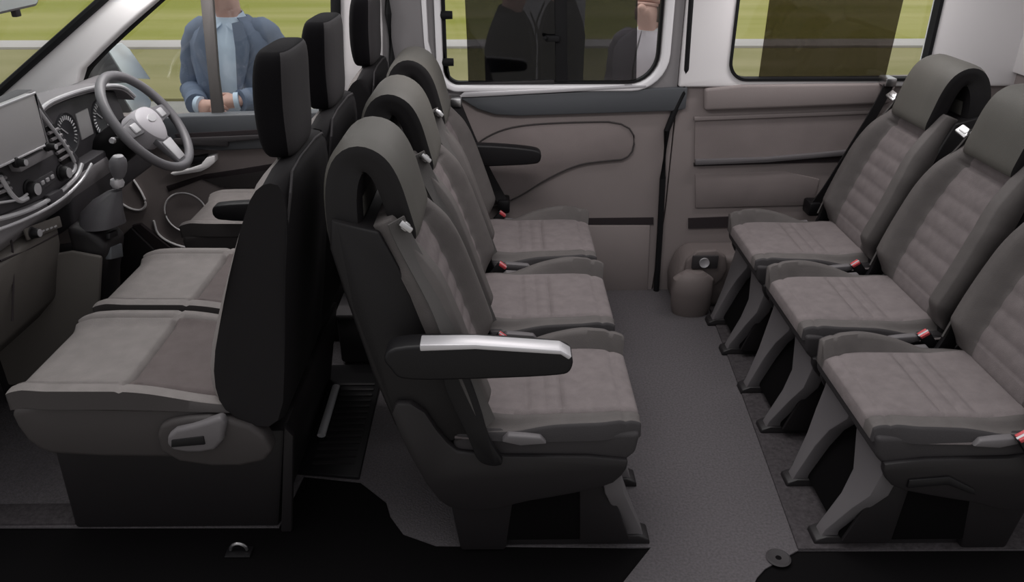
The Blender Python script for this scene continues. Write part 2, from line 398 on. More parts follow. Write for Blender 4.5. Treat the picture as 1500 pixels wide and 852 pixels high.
# ================================================================== FRONT SEATS
def front_unit(root, Y0, Y1, xo=0, parts=None, wide=.0):
    """one front seating place in world coordinates: cushion, backrest, head restraint on posts"""
    yc = (Y0 + Y1) / 2; hwid = (Y1 - Y0) / 2
    def det(s, w):
        u = s; aw = abs(w); h = .018 * sstep(.60, .85, aw) * (1 - sstep(.5, .9, u))
        h += groove(aw, .80, .010, .02) + groove(u, .50, .016, .010) * (1 if aw < .8 else .3)
        return h - .01 * sstep(.6, 1, u)
    g = pad([(-1.215 + xo, .466), (-1.17 + xo, .476), (-.95 + xo, .474), (-.66 + xo, .462)], lambda s: hwid - .012 * sstep(.2, 0, s), .036, det, nr=9, pu=8, y0=yc,
            fm=lambda s, w: 2 if abs(w) > .975 else (1 if (s > .5 and abs(w) < .8) else 0))
    c = make('cushion', g, ['front_fabric', 'front_panel', 'side'], root, local=False, ang=60)
    # valance under the cushion
    g = G().prism(smooth_pts([(-1.205 + xo, .485), (-1.218 + xo, .44), (-1.19 + xo, .355), (-1.13 + xo, .325), (-.70 + xo, .315), (-.62 + xo, .45), (-.9 + xo, .488)], 1, True), Y0 + .006, Y1 - .006)
    make('cushion_side', g, 'side', root, local=False, bevel=.015, seg=3)
    prof = [(-.70, .44), (-.725, .50), (-.715, .60), (-.665, .74), (-.615, .87), (-.57, .98), (-.535, 1.045), (-.495, 1.072), (-.455, 1.062), (-.45, .98), (-.478, .80), (-.505, .62), (-.54, .43), (-.60, .39)]
    prof = smooth_pts([(a + xo, b) for a, b in prof], 1, True)
    loops = []; cx = -.58 + xo
    for k in range(11):
        w = -1 + k / 5; e = (1 - abs(w) ** 8) ** (1 / 8) if abs(w) < 1 else .0
        e = .82 + .18 * e
        loops.append([(cx + (x - cx) * e, yc + w * (hwid * (1 - .10 * sstep(.80, 1.05, z))), .7 + (z - .7) * (.93 + .07 * (e - .82) / .18)) for x, z in prof])
    b = make('backrest', G().loft(loops), ['black_fabric', 'front_fabric', 'black'], root, local=False, bevel=.0, ang=50)
    for p in b.data.polygons:
        wx = p.center.x + root.location.x
        if p.normal.x < -.45: p.material_index = 1
        if p.normal.x > .5: p.material_index = 0
    # piping along the rear shoulder of the backrest
    pp = []
    for w in (-1.0, -.97, -.8, -.4, 0, .4, .8, .97, 1.0):
        zt = {1.0: .90, .97: 1.02, .8: 1.058}.get(abs(w), 1.066)
        pp.append((-.462 + xo - (.025 if abs(w) == 1 else 0), yc + w * hwid * .905, zt))
    make('piping', G().tube(pp, .0035, 6), 'rear_fabric', b, local=False)
    # head restraint
    loops = []; z0, z1 = 1.070, 1.302
    for k in range(17):
        a = math.sin((k / 16 - .5) * PI); s = (a + 1) / 2; z = z0 + (z1 - z0) * s; e = max(.16, (1 - abs(a) ** 3.0) ** (1 / 3.0))
        xm = -.498 + xo + .012 * (s - .5) - .006 * math.sin(PI * s); hx = .045 * (.55 + .45 * e); hy = .128 * (.72 + .28 * e) * (1 - .06 * (1 - s))
        lp = []
        for q in range(32):
            an = 2 * PI * q / 32; c2, s2_ = math.cos(an), math.sin(an); rr = (abs(c2) ** 4 + abs(s2_) ** 4) ** -.25
            lp.append((xm + hx * c2 * rr, yc + hy * s2_ * rr, z))
        loops.append(lp)
    h = make('head_restraint', G().loft(loops), ['shaded_head', 'rear_fabric'], root, local=False, ang=60)
    for p in h.data.polygons:
        if p.normal.x > .6: p.material_index = 1  # rear face lighter, other sides darker: light and shade put into the colour
    for q in (-.06, .06):
        make('post', G().tube([(-.500 + xo, yc + q, 1.03), (-.500 + xo, yc + q, 1.12)], .007, 10), 'chrome', h, local=False)
        make('post_sleeve', G().box(-.515 + xo, -.480 + xo, yc + q - .018, yc + q + .018, 1.055, 1.075), 'black', h, local=False, bevel=.004)
bench = thing('front_bench_seat', 'double front passenger seat with grey cushions and black backs, nearest the dashboard shelf side', 'seat', (-.95, 2.05, 0))
bench['label'] = 'double front passenger bench with grey cushions and two black backrests'
front_unit(bench, 1.60, 2.035)
front_unit(bench, 2.055, 2.49)
g = G().prism([(-1.20, .335), (-1.205, .25), (-1.215, .0), (-.64, .0), (-.58, .335)], 1.70, 2.45)
make('seat_base', g, 'darkgrey', bench, local=False, bevel=.012)
g = G().prism(smooth_pts([(-.86, .43), (-.80, .455), (-.70, .46), (-.60, .42), (-.575, .33), (-.70, .30), (-.86, .33)], 1, True), 1.585, 1.64)
rc = make('recliner_cover', g, 'side', bench, local=False, bevel=.012, seg=3)
g = G().prism(smooth_pts([(-.835, .375), (-.822, .43), (-.74, .45), (-.668, .478), (-.70, .375), (-.77, .362)], 1, True), 1.568, 1.60)
lv = make('recliner_handle', g, 'leg', bench, local=False, bevel=.01, seg=3); tag(lv, 'pale grey recliner handle')
make('handle_slot', G().prism([(-.82, .385), (-.815, .407), (-.735, .418), (-.735, .393)], 1.565, 1.575), 'black', lv, local=False, bevel=.002)
make('base_trim', G().prism([(-.575, .36), (-.555, .33), (-.60, .0), (-.63, .0)], 1.68, 1.70), 'darkgrey', bench, local=False, bevel=.004)
driver = thing('driver_seat', 'single driver seat with grey cushion and black back, beside the front door', 'seat', (-.95, 2.9, 0))
front_unit(driver, 2.70, 3.10, .02)
make('seat_base', G().prism([(-1.12, .33), (-1.10, .0), (-.61, .0), (-.56, .33)], 2.74, 3.06), 'darkgrey', driver, local=False, bevel=.012)
g = G().prism(smooth_pts(xz([(318, 296), (326, 291), (400, 287), (430, 290), (430, 318), (400, 316), (330, 314), (320, 308)], 2.72), 1, True), 2.655, 2.70)
make('armrest', g, 'black', driver, local=False, bevel=.012, seg=3)

# ================================================================== FLOOR
edge = [(-2.2, 1.715), (-.64, 1.70), (-.62, 1.92), (-.44, 1.89), (-.35, 1.80), (-.33, 1.74), (-.285, 1.67), (-.19, 1.625), (.40, 1.61), (.27, 1.44), (.62, 1.44), (.66, 1.50), (.69, 1.53), (.80, 1.595), (2.2, 1.585)]
fl = struct(make('floor', G().prism(edge + [(2.2, 3.25), (-2.2, 3.25)], -.004, 0, 'z'), 'carpet'))
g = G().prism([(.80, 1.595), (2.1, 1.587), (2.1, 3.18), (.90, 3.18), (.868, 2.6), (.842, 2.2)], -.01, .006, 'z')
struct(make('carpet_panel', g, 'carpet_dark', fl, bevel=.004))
g = G().prism([(-.66, 1.93), (-.445, 1.90), (-.455, 2.55), (-.70, 2.55)], -.01, .012, 'z')
struct(make('footwell_mat', g, 'black', fl, bevel=.004))
g = G()
for k in range(14): g.box(-.60, -.47, 1.96 + k * .034, 1.972 + k * .034, .012, .016)
struct(make('mat_rib', g, 'darkgrey', fl))
struct(make('cab_carpet', G().prism([(-2.1, 1.72), (-1.0, 1.72), (-1.0, 3.1), (-2.1, 3.1)], -.01, .004, 'z'), 'carpet', fl))
struct(make('cab_edge_trim', G().box(-2.2, -1.22, 1.715, 1.80, -.003, .007), 'carpet_dark', fl, bevel=.005))
struct(make('trim_1', G().box(-2.4, 2.4, 1.15, 3.25, -.35, -.006), 'void'))
# floor rail and box between front bench and middle row
p0, p1 = onZ(470, 632, .05), onZ(492, 560, .05)
ft = thing('floor_strip', 'short silver strip on the dark floor behind the front bench', 'strip', ((p0.x + p1.x) / 2, (p0.y + p1.y) / 2, .012))
make('strip_body', G().tube([(p0.x, p0.y, .035), (p1.x, p1.y, .035)], .014, 10, flat=.6), 'silver', ft, local=False)
make('strip_mount', G().box(p0.x - .012, p1.x + .015, p0.y, p1.y, .012, .03), 'black', ft, local=False, bevel=.004)
sb = thing('floor_box', 'small dark grey box on the floor between driver seat and middle row', 'box', (-.55, 2.66, .0))
make('box_body', G().box(-.62, -.44, 2.56, 2.76, .012, .20), 'darkgrey', sb, local=False, bevel=.012)
make('box_lid', G().box(-.625, -.435, 2.555, 2.765, .20, .222), 'rear_fabric', sb, local=False, bevel=.006)
# tie-down rings
p = onZ(1140, 818, 0)
td = thing('tie_down_eye', 'round tie-down eye set in the carpet at the lower right', 'tie-down', (p.x, p.y, 0))
make('eye_ring', G().lathe([(.018, .0), (.03, .0), (.033, .004), (.028, .007), (.019, .004)], 28, Matrix.Translation((0, 0, 0))), 'rear_fabric', td)
make('eye_hole', G().lathe([(.0005, .001), (.009, .001), (.008, .0045), (.0005, .005)], 20, Matrix.Translation((0, 0, 0))), 'void', td)
p = onZ(350, 812, -.006)
td2 = thing('tie_down_hook', 'chrome tie-down hook on the black sill at the lower left', 'tie-down', (p.x, p.y, -.006))
make('hook_ring', G().tube([(.022 * math.cos(a), .006, .012 + .022 * math.sin(a)) for a in [PI * k / 12 for k in range(13)]], .0045, 8), 'chrome', td2)
make('hook_plate', G().box(-.035, .035, -.015, .025, 0, .008), 'black', td2, bevel=.003)

# ================================================================== FAR WALL (right side of the van)
WY = 3.20
def wallp(pts, y0, y1): return G().prism(xz(pts, WY), y0, y1)
# ---- sliding door
X0, X1 = -.30, .705
door = struct(make('door_1', G().prism([(X0, .90), (X0, -.02), (.672, -.02), (.70, .40), (X1, .90)], WY, WY + .06), 'panel'))
inn = rrect(-.235, .625, .925, 1.40, [.06, .12, .1, .1]); out = to_rect(inn, X0, X1, .88, 1.46)
struct(make('window_surround', G().ringprism(out, inn, WY - .005, WY + .055), 'pillar', door, bevel=.004))
o2 = rrect(-.262, .662, .900, 1.43, [.08, .145, .1, .1]); i2 = rrect(-.237, .628, .924, 1.40, [.06, .12, .1, .1])
struct(make('window_rim', G().ringprism(o2, i2, WY - .028, WY + .02), 'white', door, bevel=.008, seg=3))
# dark belt band below the window
g = wallp([(674, 142), (700, 139), (1006, 126), (1003, 158), (985, 161), (760, 168), (725, 166), (700, 158)], WY - .022, WY + .01)
struct(make('belt_band', g, 'belt_line', door, bevel=.006))
struct(make('sill_line', wallp([(672, 140), (680, 133), (800, 128), (945, 122), (945, 126), (800, 134), (690, 140)], WY - .03, WY), 'silver', door, bevel=.003))  # silver line along the window sill
# cloth insert with piped outline
ins = smooth_pts([(690, 218), (715, 198), (755, 184), (830, 179), (928, 178), (929, 232), (880, 236), (845, 241), (800, 262), (755, 292), (700, 310), (670, 260)], 2, True)
struct(make('door_insert', wallp(ins, WY - .010, WY + .01), 'panel_insert', door, bevel=.004))
pp = [(q[0], WY - .010, q[1]) for q in xz(ins, WY - .01)]
struct(make('insert_piping', G().tube(pp, .0035, 6, closed=True), 'side', door))
struct(make('lower_groove', wallp([(690, 320), (690, 328), (957, 328), (957, 318), (860, 319)], WY - .006, WY + .01), 'groove', door))
struct(make('lower_panel', wallp([(700, 329), (952, 329), (948, 430), (700, 430)], WY - .008, WY + .01), 'panel', door, bevel=.004))
struct(make('step_trim', wallp([(860, 433), (962, 433), (962, 439), (860, 439)], WY - .03, WY + .01), 'silver', door))
# seal between door and rear quarter
sp = [(1013, -30), (1008, 40), (1004, 100), (1000, 135), (988, 160), (976, 190), (970, 260), (966, 340), (960, 432)]
struct(make('door_seal', G().tube([(q[0], WY - .012, q[1]) for q in xz(sp, WY)], .013, 8), 'rubber', door))
# ---- sliding window in the door
w1 = struct(make('window_1', G().prism(inn, WY + .020, WY + .025), 'glass'))
g = G().prism(xz([(682, -40), (681, 0), (684, 60), (686, 122), (932, 121), (934, 0), (934, -40)], WY + .012), WY + .010, WY + .013)
struct(make('tinted_pane', g, 'tint', w1))
fo = rrect(-.239, .629, .921, 1.404, [.06, .12, .1, .1]); fi = rrect(-.222, .614, .934, 1.39, [.05, .11, .1, .1])
struct(make('window_seal', G().ringprism(fo, fi, WY + .0, WY + .03), 'rubber', w1))
struct(make('left_sash', wallp([(626, -50), (632, 60), (640, 118), (660, 118), (649, 60), (644, -50)], WY + .0, WY + .03), 'rubber', w1, bevel=.004))
struct(make('sash_bar', wallp([(812, -50), (814, 122), (832, 122), (830, -50)], WY + .0, WY + .022), 'rubber', w1, bevel=.004))
struct(make('bottom_sash', wallp([(662, 122), (662, 130), (812, 124), (812, 117)], WY - .004, WY + .02), 'darkgrey', w1, bevel=.003))
for (a, b) in ((655, 22), (657, 91)):
    q = onY(a, b, WY - .012)
    struct(make('window_hinge', G().lathe([(.0, -.03), (.013, -.028), (.016, -.01), (.015, .02)], 16, Matrix.Translation(q) @ Matrix.Rotation(PI / 2, 4, 'Y') @ Matrix.Rotation(0, 4, 'X')), 'rubber', w1))
q = onY(812, 57, WY - .01)
g = G().box(q.x - .035, q.x + .02, WY - .02, WY + .005, q.z - .01, q.z + .012).tube([(q.x - .03, WY - .02, q.z + .004), (q.x - .04, WY - .04, q.z + .008)], .008, 8)
struct(make('window_latch', g, 'rubber', w1, bevel=.003))
# ---- pillar between front door and sliding door
g = wallp([(546, -60), (556, 60), (566, 180), (590, 330), (625, 430), (640, 430), (640, 150), (626, 60), (620, -60)], WY - .02, WY + .05)
pb = struct(make('trim_2', g, 'pillar', bevel=.01))
struct(make('pillar_seal', G().tube([(q[0], WY - .028, q[1]) for q in xz([(564, -60), (569, 20), (575, 90), (580, 200)], WY - .02)], .013, 8), 'rubber', pb))
struct(make('pillar_edge', wallp([(622, -60), (628, 60), (636, 90), (644, 130), (630, 120), (622, 60), (614, -60)], WY - .032, WY), 'white', pb, bevel=.004))
struct(make('pillar_cover', wallp([(540, -60), (548, 60), (556, 130), (562, 130), (562, 40), (556, -60)], WY - .04, WY), 'lightgrey', pb, bevel=.006))
# ---- rear quarter
wr = struct(make('wall_right', G().prism([(.712, .93), (.706, .40), (.68, -.02), (2.1, -.02), (2.1, .955)], WY, WY + .06), 'panel'))
inn = rrect(.905, 1.69, .945, 1.40, [.07, .02, .1, .1]); out = to_rect(inn, .708, 2.1, .915, 1.46)
# lean of the rear post
def lean(pts): return [(x + (.03 * (1.0 - z) / .06 * .1 if x > 1.5 else 0), z) for x, z in pts]
struct(make('upper_trim', G().ringprism(out, inn, WY - .02, WY + .05), 'lightgrey', wr, bevel=.008, seg=3))
struct(make('window_ledge', wallp([(1030, 128), (1085, 122), (1310, 119), (1300, 150), (1150, 156), (1030, 160)], WY - .03, WY + .01), 'panel', wr, bevel=.012, seg=3))
struct(make('recess_back', wallp([(1018, 174), (1290, 163), (1270, 224), (1017, 238)], WY - .006, WY + .01), 'panel_insert', wr))
struct(make('recess_lip', wallp([(1017, 232), (1120, 229), (1200, 222), (1262, 216), (1262, 224), (1200, 229), (1120, 236), (1017, 240)], WY - .022, WY), 'leg', wr, bevel=.004))
struct(make('recess_top', wallp([(1016, 170), (1290, 160), (1290, 165), (1016, 176)], WY - .014, WY), 'panel', wr, bevel=.003))
struct(make('recess_shadow_gap', wallp([(1016, 238), (1240, 228), (1240, 236), (1016, 243)], WY - .005, WY + .01), 'groove', wr))
struct(make('lower_tray', wallp([(1018, 254), (1150, 250), (1200, 262), (1190, 300), (1018, 304)], WY - .007, WY + .01), 'panel_insert', wr, bevel=.004))
struct(make('quarter_groove', wallp([(1008, 319), (1080, 316), (1080, 332), (1008, 334)], WY - .006, WY + .01), 'groove', wr))
g = G().prism(xz([(1100, 262), (1215, 240), (1230, 300), (1090, 312)], WY - .05), WY - .03, WY + .01)
#struct(make('belt_recess', g, 'groove', wr, bevel=.01))
# window 2
w2 = struct(make('window_2', G().prism(inn, WY + .02, WY + .025), 'glass'))
o2 = rrect(.899, 1.696, .939, 1.41, [.075, .02, .1, .1]); i2 = rrect(.910, 1.682, .950, 1.395, [.068, .02, .1, .1])
struct(make('window_seal', G().ringprism(o2, i2, WY - .026, WY + .02), 'rubber', w2))
struct(make('tinted_pane', G().prism(xz([(1132, -50), (1127, 0), (1111, 116), (1296, 116), (1323, 0), (1334, -50)], WY + .012), WY + .010, WY + .013), 'tint_rear', w2))
# back wall of the van
rw = struct(make('wall_back', G().box(2.06, 2.12, 1.5, 3.26, -.03, .97), 'panel'))
struct(make('upper_trim', G().box(2.04, 2.12, 1.5, 3.26, .97, 1.46), 'lightgrey', rw, bevel=.01))
# wheel arch box with socket
wa = struct(make('trim_3', G().prism([(.74, 0), (.73, .12), (.76, .20), (.80, .24), (1.6, .24), (1.6, 0)], 3.02, WY), 'arch', bevel=.03, seg=4))
struct(make('arch_face', G().prism(smooth_pts([(.765, .10), (.77, .27), (.93, .28), (.95, .16), (.88, .10)], 1, True), 3.0, 3.03), 'arch', wa, bevel=.01))
sk = thing('power_socket', 'small socket plate on the wheel arch trim below the rear window', 'socket', (.84, 3.0, .23))
make('socket_plate', G().box(-.05, .06, -.012, .0, -.03, .03), 'rear_fabric', sk, bevel=.005)
make('socket_ring', G().lathe([(.012, 0), (.021, 0), (.021, .008), (.012, .004)], 20, Matrix.Translation((0, -.012, 0)) @ Matrix.Rotation(PI / 2, 4, 'X')), 'silver', sk)
tank = thing('storage_bin', 'rounded grey bin shaped trim on the floor beside the wheel arch', 'bin', (.80, 2.98, 0))
g = G(); lp = []
for z, a, b in ((0, .075, .05), (.03, .085, .055), (.10, .09, .06), (.16, .085, .055), (.18, .06, .04)):
    lp.append([(a * math.cos(2 * PI * k / 24), b * math.sin(2 * PI * k / 24), z) for k in range(24)])
make('bin_body', g.loft(lp), 'arch', tank)
make('bin_lid', G().loft([[((.06 - .01 * j) * math.cos(2 * PI * k / 24), (.04 - .007 * j) * math.sin(2 * PI * k / 24), .178 + .008 * j) for k in range(24)] for j in range(3)]), 'arch', tank)

def wall_belt(label, pts, Y):
    q = [onY(a, b, Y) for a, b in pts]
    t = thing('seat_belt', label, 'seat belt', tuple(q[-1]))
    make('webbing', G().ribbon(smooth_pts([tuple(v) for v in q], 2), (.9, .12, .45), .042), 'dstrap', t, local=False)
    make('upper_guide', G().box(q[0].x - .022, q[0].x + .022, Y - .015, 3.19, q[0].z - .012, q[0].z + .022), 'chrome', t, local=False, bevel=.006)
    make('lower_anchor', G().box(q[-1].x - .025, q[-1].x + .025, Y - .02, 3.192, q[-1].z - .04, q[-1].z + .02), 'black', t, local=False, bevel=.01)
wall_belt('black seat belt hanging between back row seat and rear quarter panel', [(1303, 122), (1285, 158), (1250, 215), (1215, 272), (1192, 302)], 3.13)
wall_belt('black seat belt hanging between middle row seat and sliding door', [(668, 152), (690, 205), (712, 252), (738, 298)], 3.13)
q = onY(540, 108, 3.10)
bgd = struct(make('belt_height_guide', G().tube([(q.x + .035 + .045 * math.cos(a), 3.10, q.z - .05 + .055 * math.sin(a)) for a in [PI * k / 14 for k in range(15)]], .014, 10), 'darkgrey', pb))
struct(make('belt_guide_knob', G().lathe([(.0005, 0), (.014, 0), (.016, .01), (.012, .03)], 18, Matrix.Translation(q) @ Matrix.Rotation(PI / 2, 4, 'Y')), 'silver', pb))
# ---- front door
dpoly = [(-1.95, .80), (-.44, .80), (-.40, .45), (-.36, -.02), (-1.97, -.02)]
d2 = struct(make('door_2', G().prism(dpoly, WY, WY + .06), 'panel'))
struct(make('belt_rail', wallp([(200, 172), (280, 166), (410, 162), (560, 158), (562, 200), (400, 214), (330, 217), (240, 214), (225, 190)], WY - .04, WY + .02), 'belt_line', d2, bevel=.008, seg=3))
struct(make('rail_groove', wallp([(262, 192), (380, 186), (560, 178), (560, 183), (380, 192), (270, 198)], WY - .045, WY - .03), 'groove', d2))
struct(make('rail_step', wallp([(250, 206), (340, 210), (340, 203), (400, 198), (400, 192), (262, 198)], WY - .055, WY - .03), 'rear_fabric', d2, bevel=.004))
struct(make('pull_groove', wallp([(244, 272), (300, 255), (360, 246), (420, 236), (420, 244), (372, 256), (395, 268), (330, 274), (296, 262), (248, 280)], WY - .008, WY + .01), 'groove', d2, bevel=.002))
struct(make('pull_recess', wallp([(300, 262), (370, 252), (420, 244), (420, 268), (350, 275), (322, 272)], WY - .009, WY + .01), 'side', d2))
g = wallp([(286, 241), (300, 236), (308, 226), (320, 223), (320, 233), (312, 240), (300, 246), (262, 252), (255, 249)], WY - .05, WY)
hd = struct(make('door_handle', g, 'lightgrey', d2, bevel=.004)); tag(hd, 'silver inner door handle')
struct(make('handle_cup', wallp([(280, 228), (306, 224), (302, 234), (280, 238)], WY - .045, WY), 'black', d2, bevel=.003))
q = onY(273, 311, WY - .01); R = Matrix.Translation(q) @ Matrix.Rotation(PI / 2, 4, 'X')
spk = struct(make('speaker_grille', G().lathe([(.0, .0), (.078, .0), (.085, .004), (.0, .008)], 40, R), 'panel_insert', d2))
struct(make('speaker_ring', G().tube([(q.x + .09 * math.cos(a), WY - .014, q.z + .09 * math.sin(a)) for a in [2 * PI * k / 40 for k in range(40)]], .0035, 8, closed=True), 'lightgrey', d2))
struct(make('pocket_line', G().tube([(a, WY - .006, b) for a, b in smooth_pts(xz([(226, 322), (232, 345), (262, 360), (300, 365)], WY), 2)], .005, 8), 'lightgrey', d2))
pp = smooth_pts(xz([(172, 292), (190, 305), (208, 308), (216, 298), (208, 280), (196, 262)], WY), 2)
struct(make('kick_panel_line', G().tube([(a, WY - .006, b) for a, b in pp], .005, 8), 'lightgrey', d2))
struct(make('sill_gap', wallp([(196, 328), (208, 326), (268, 374), (250, 382)], WY - .02, WY + .01), 'groove', d2))
struct(make('door_sill', wallp([(180, 345), (196, 330), (252, 384), (300, 430), (180, 430)], WY - .03, WY + .01), 'darkgrey', d2, bevel=.005))
# driver window with seal and a bar for a reflected pillar
wd = [(132, 150), (118, 122), (122, 105), (150, 75), (232, 0), (300, -60), (490, -60), (489, 60), (486, 178), (300, 186), (140, 182)]
w3 = struct(make('window_3', G().prism(xz(wd, WY + .03), WY + .03, WY + .034), 'glass'))
pp = smooth_pts(xz([(310, -70), (232, 0), (185, 42), (150, 75), (124, 104), (122, 135), (130, 165)], WY - .0), 2)
struct(make('window_seal', G().tube([(a, WY - .01, b) for a, b in pp], .018, 8), 'rubber', w3))
struct(make('reflected_pillar_bar', wallp([(289, -60), (294, 0), (306, 120), (312, 186), (330, 186), (320, 110), (312, 0), (308, -60)], WY - .005, WY + .02), 'strap', w3, bevel=.003))  # grey bar standing in for a reflected pillar, not a window part
struct(make('rear_post', wallp([(484, -60), (486, 178), (500, 178), (498, -60)], WY - .01, WY + .03), 'rubber', w3, bevel=.004))
struct(make('post_trim', wallp([(498, -60), (500, 178), (560, 178), (548, -60)], WY, WY + .03), 'lightgrey', w3, bevel=.004))
# ---- windscreen pillar
ap = [(-80, 200), (0, 134), (150, 0), (228, -70), (306, -70), (232, 0), (186, 40), (152, 72), (124, 100), (116, 125), (128, 155), (60, 190), (-60, 230)]
pl = struct(make('trim_4', G().prism(xz(ap, 3.15), 3.12, 3.20), 'lightgrey', bevel=.012, seg=3))
A, B = onY(-140, 257, 3.11), onY(228, -70, 3.11)
struct(make('windscreen_seal', G().tube([tuple(A), tuple(B)], .016, 8), 'rubber', pl))
nx = Vector((-(B.z - A.z), 0, B.x - A.x)).normalized() * .005
g = G().loft([[A + Vector((0, -.01, 0)), B + Vector((0, -.01, 0)), B + nx + Vector((0, -.01, 0)), A + nx + Vector((0, -.01, 0))], [(A.x, 1.55, A.z), (B.x, 1.55, B.z), (B.x + nx.x, 1.55, B.z + nx.z), (A.x + nx.x, 1.55, A.z + nx.z)]])
struct(make('window_4', g, 'glass'))

# ---- roof edge above the windows with added fill lamps, out of view
struct(make('ceiling', G().prism([(3.02, 1.50), (3.04, 1.46), (3.26, 1.46), (3.26, 1.53), (3.04, 1.53)], -2.0, 2.12, 'x'), 'lightgrey'))
struct(make('roof_bow', G().box(.03, .17, 2.05, 3.06, 1.50, 1.53), 'lightgrey', bpy.data.objects['ceiling'], bevel=.005))  # bow put in to carry the wide fill lamp
for (lx, ly, pw, sy, ax) in ((-1.15, 2.98, 5.5, .05, 8), (.10, 2.45, 7., .22, 12), (1.25, 2.98, 3.6, .05, 12)):
    lh = struct(make('fill_lamp_housing', G().box(lx - .27, lx + .27, ly - sy / 2 - .02, ly + sy / 2 + .02, 1.489, 1.505), 'white', bpy.data.objects['ceiling'], bevel=.006))
    ld = bpy.data.lights.new('fill_lamp_glow', 'AREA'); ld.shape = 'RECTANGLE'; ld.size = .5; ld.size_y = sy; ld.energy = pw; ld.color = (1, .955, .95)  # added fill light, brightens the upper walls and middle seats
    lo = bpy.data.objects.new('fill_lamp_glow', ld); col.objects.link(lo); lo.location = (lx, ly, 1.485); lo.rotation_euler = (math.radians(ax), 0, 0)
struct(make('wall_front', G().prism([(-2.02, -.03), (-1.96, -.03), (-1.96, .86), (-2.02, .86)], 1.55, 3.22), 'darkgrey'))
# ================================================================== DASHBOARD
DX = -1.40
dash = thing('dashboard', 'grey dashboard with touchscreen, vents, instrument cluster and gear console', 'dashboard', (-1.65, 2.4, .70))
prof = [(-2.15, .78), (-1.90, .87), (-1.62, .965), (-1.50, 1.00), (-1.455, .995), (DX - .03, .93), (DX, .80), (DX + .02, .745), (DX - .02, .70), (-1.55, .66), (-2.15, .60)]
def dpart(name, g, m, parent=None, **k): return make(name, g, m, parent or dash, local=False, **k)
dpart('dashboard_body', G().prism(prof, 1.55, 2.42), 'dash', bevel=.012, seg=3)
prof2 = [(-2.15, .78), (-1.90, .87), (-1.62, .965), (-1.56, .985), (-1.53, .97), (-1.53, .80), (DX, .78), (DX, .745), (DX - .02, .70), (-1.55, .66), (-2.15, .60)]
dpart('driver_side_body', G().prism(prof2, 2.42, 3.12), 'dash', bevel=.012, seg=3)
dpart('glove_box', G().prism([(DX - .02, .705), (DX + .012, .69), (DX + .005, .62), (DX - .05, .44), (DX - .13, .36), (-1.75, .36), (-1.75, .70)], 1.6, 2.30), 'glove', bevel=.012, seg=3)
def quadX(pts, X, d=.006): return G().prism(yz(pts, X), X - d, X, 'x')
FX = DX + .012
# central surround, leaning face
dpart('centre_fascia', quadX([(-30, 165), (52, 130), (66, 160), (118, 232), (112, 262), (70, 290), (-30, 330)], FX, .06), 'dash_dark', bevel=.01, seg=3)
SX = FX + .035
scr = dpart('touchscreen', quadX([(-30, 168), (51, 136), (70, 211), (62, 218), (2, 243), (-30, 256)], SX, .03), 'screen', bevel=.006, seg=3)
dpart('screen_bezel', G().tube([(SX, a, b) for a, b in yz([(-30, 168), (51, 136), (70, 211), (2, 243), (-30, 256)], SX)], .004, 6, closed=True), 'silver', scr)
dpart('button_strip', quadX([(26, 240), (74, 214), (80, 226), (32, 252)], SX - .004, .03), 'dash', bevel=.004)
def knob(px, py, r, X=FX, parent=None, m='black', cap='silver'):
    q = onX(px, py, X); Mx = Matrix.Translation(q) @ Matrix.Rotation(PI / 2, 4, 'Y')
    k = dpart('knob', G().lathe([(r * 1.1, -.005), (r * 1.1, .004), (r * .9, .006), (r * .85, .022), (r * .7, .026)], 24, Mx), m)
    dpart('knob_cap', G().lathe([(r * .68, .02), (r * .66, .028), (.0005, .029)], 24, Mx), cap, k)
    return k
knob(24, 238, .013, SX + .0); knob(69, 215, .012, SX + .0)
knob(42, 277, .026); knob(89, 253, .024); knob(45, 341, .017, DX + .014)
dpart('climate_panel', quadX([(46, 268), (52, 264), (78, 250), (84, 262), (56, 285), (50, 284)], FX + .004, .012), 'dash_dark', bevel=.003)
g = G()
for k in range(4):
    q = onX(56 + 7 * k, 272 - 4.4 * k, FX + .006); g.box(FX, FX + .008, q.y - .008, q.y + .008, q.z - .006, q.z + .006)
dpart('climate_buttons', g, 'silver', bevel=.002)
# air vents with slats
def vent(quad, n, m='black'):
    v = dpart('air_vent', quadX(quad, FX + .004, .01), m, bevel=.003)
    (a, b, c, d) = quad; g = G()
    for k in range(1, n):
        t = k / n; L = (a[0] + (d[0] - a[0]) * t, a[1] + (d[1] - a[1]) * t); Rr = (b[0] + (c[0] - b[0]) * t, b[1] + (c[1] - b[1]) * t)
        p, q = onX(*L, FX + .006), onX(*Rr, FX + .006); g.tube([tuple(p), tuple(q)], .0055, 6)
    dpart('vent_slat', g, 'dash', v)
    return v
vent([(66, 186), (80, 180), (110, 232), (92, 244)], 6)
vent([(-20, 262), (4, 252), (20, 283), (-20, 300)], 4)
def line(pts, r, m='silver', X=FX + .01, name='chrome_trim'):
    return dpart(name, G().tube([(X, a, b) for a, b in smooth_pts(yz(pts, X), 2)], r, 8), m)
line([(56, 160), (64, 172), (90, 205), (110, 236), (110, 250), (98, 258)], .006)
line([(0, 258), (14, 282), (28, 296), (40, 290)], .007)
line([(-30, 326), (20, 316), (60, 300), (90, 280), (114, 258), (120, 240)], .007)
line([(-30, 345), (20, 329), (70, 306), (100, 285), (122, 262), (134, 240)], .005, X=DX + .03)
line([(-30, 300), (0, 297), (30, 292), (40, 284)], .004)
dpart('switch_block', quadX([(72, 286), (92, 276), (97, 290), (78, 302)], FX + .018, .02), 'dash_dark', bevel=.004)
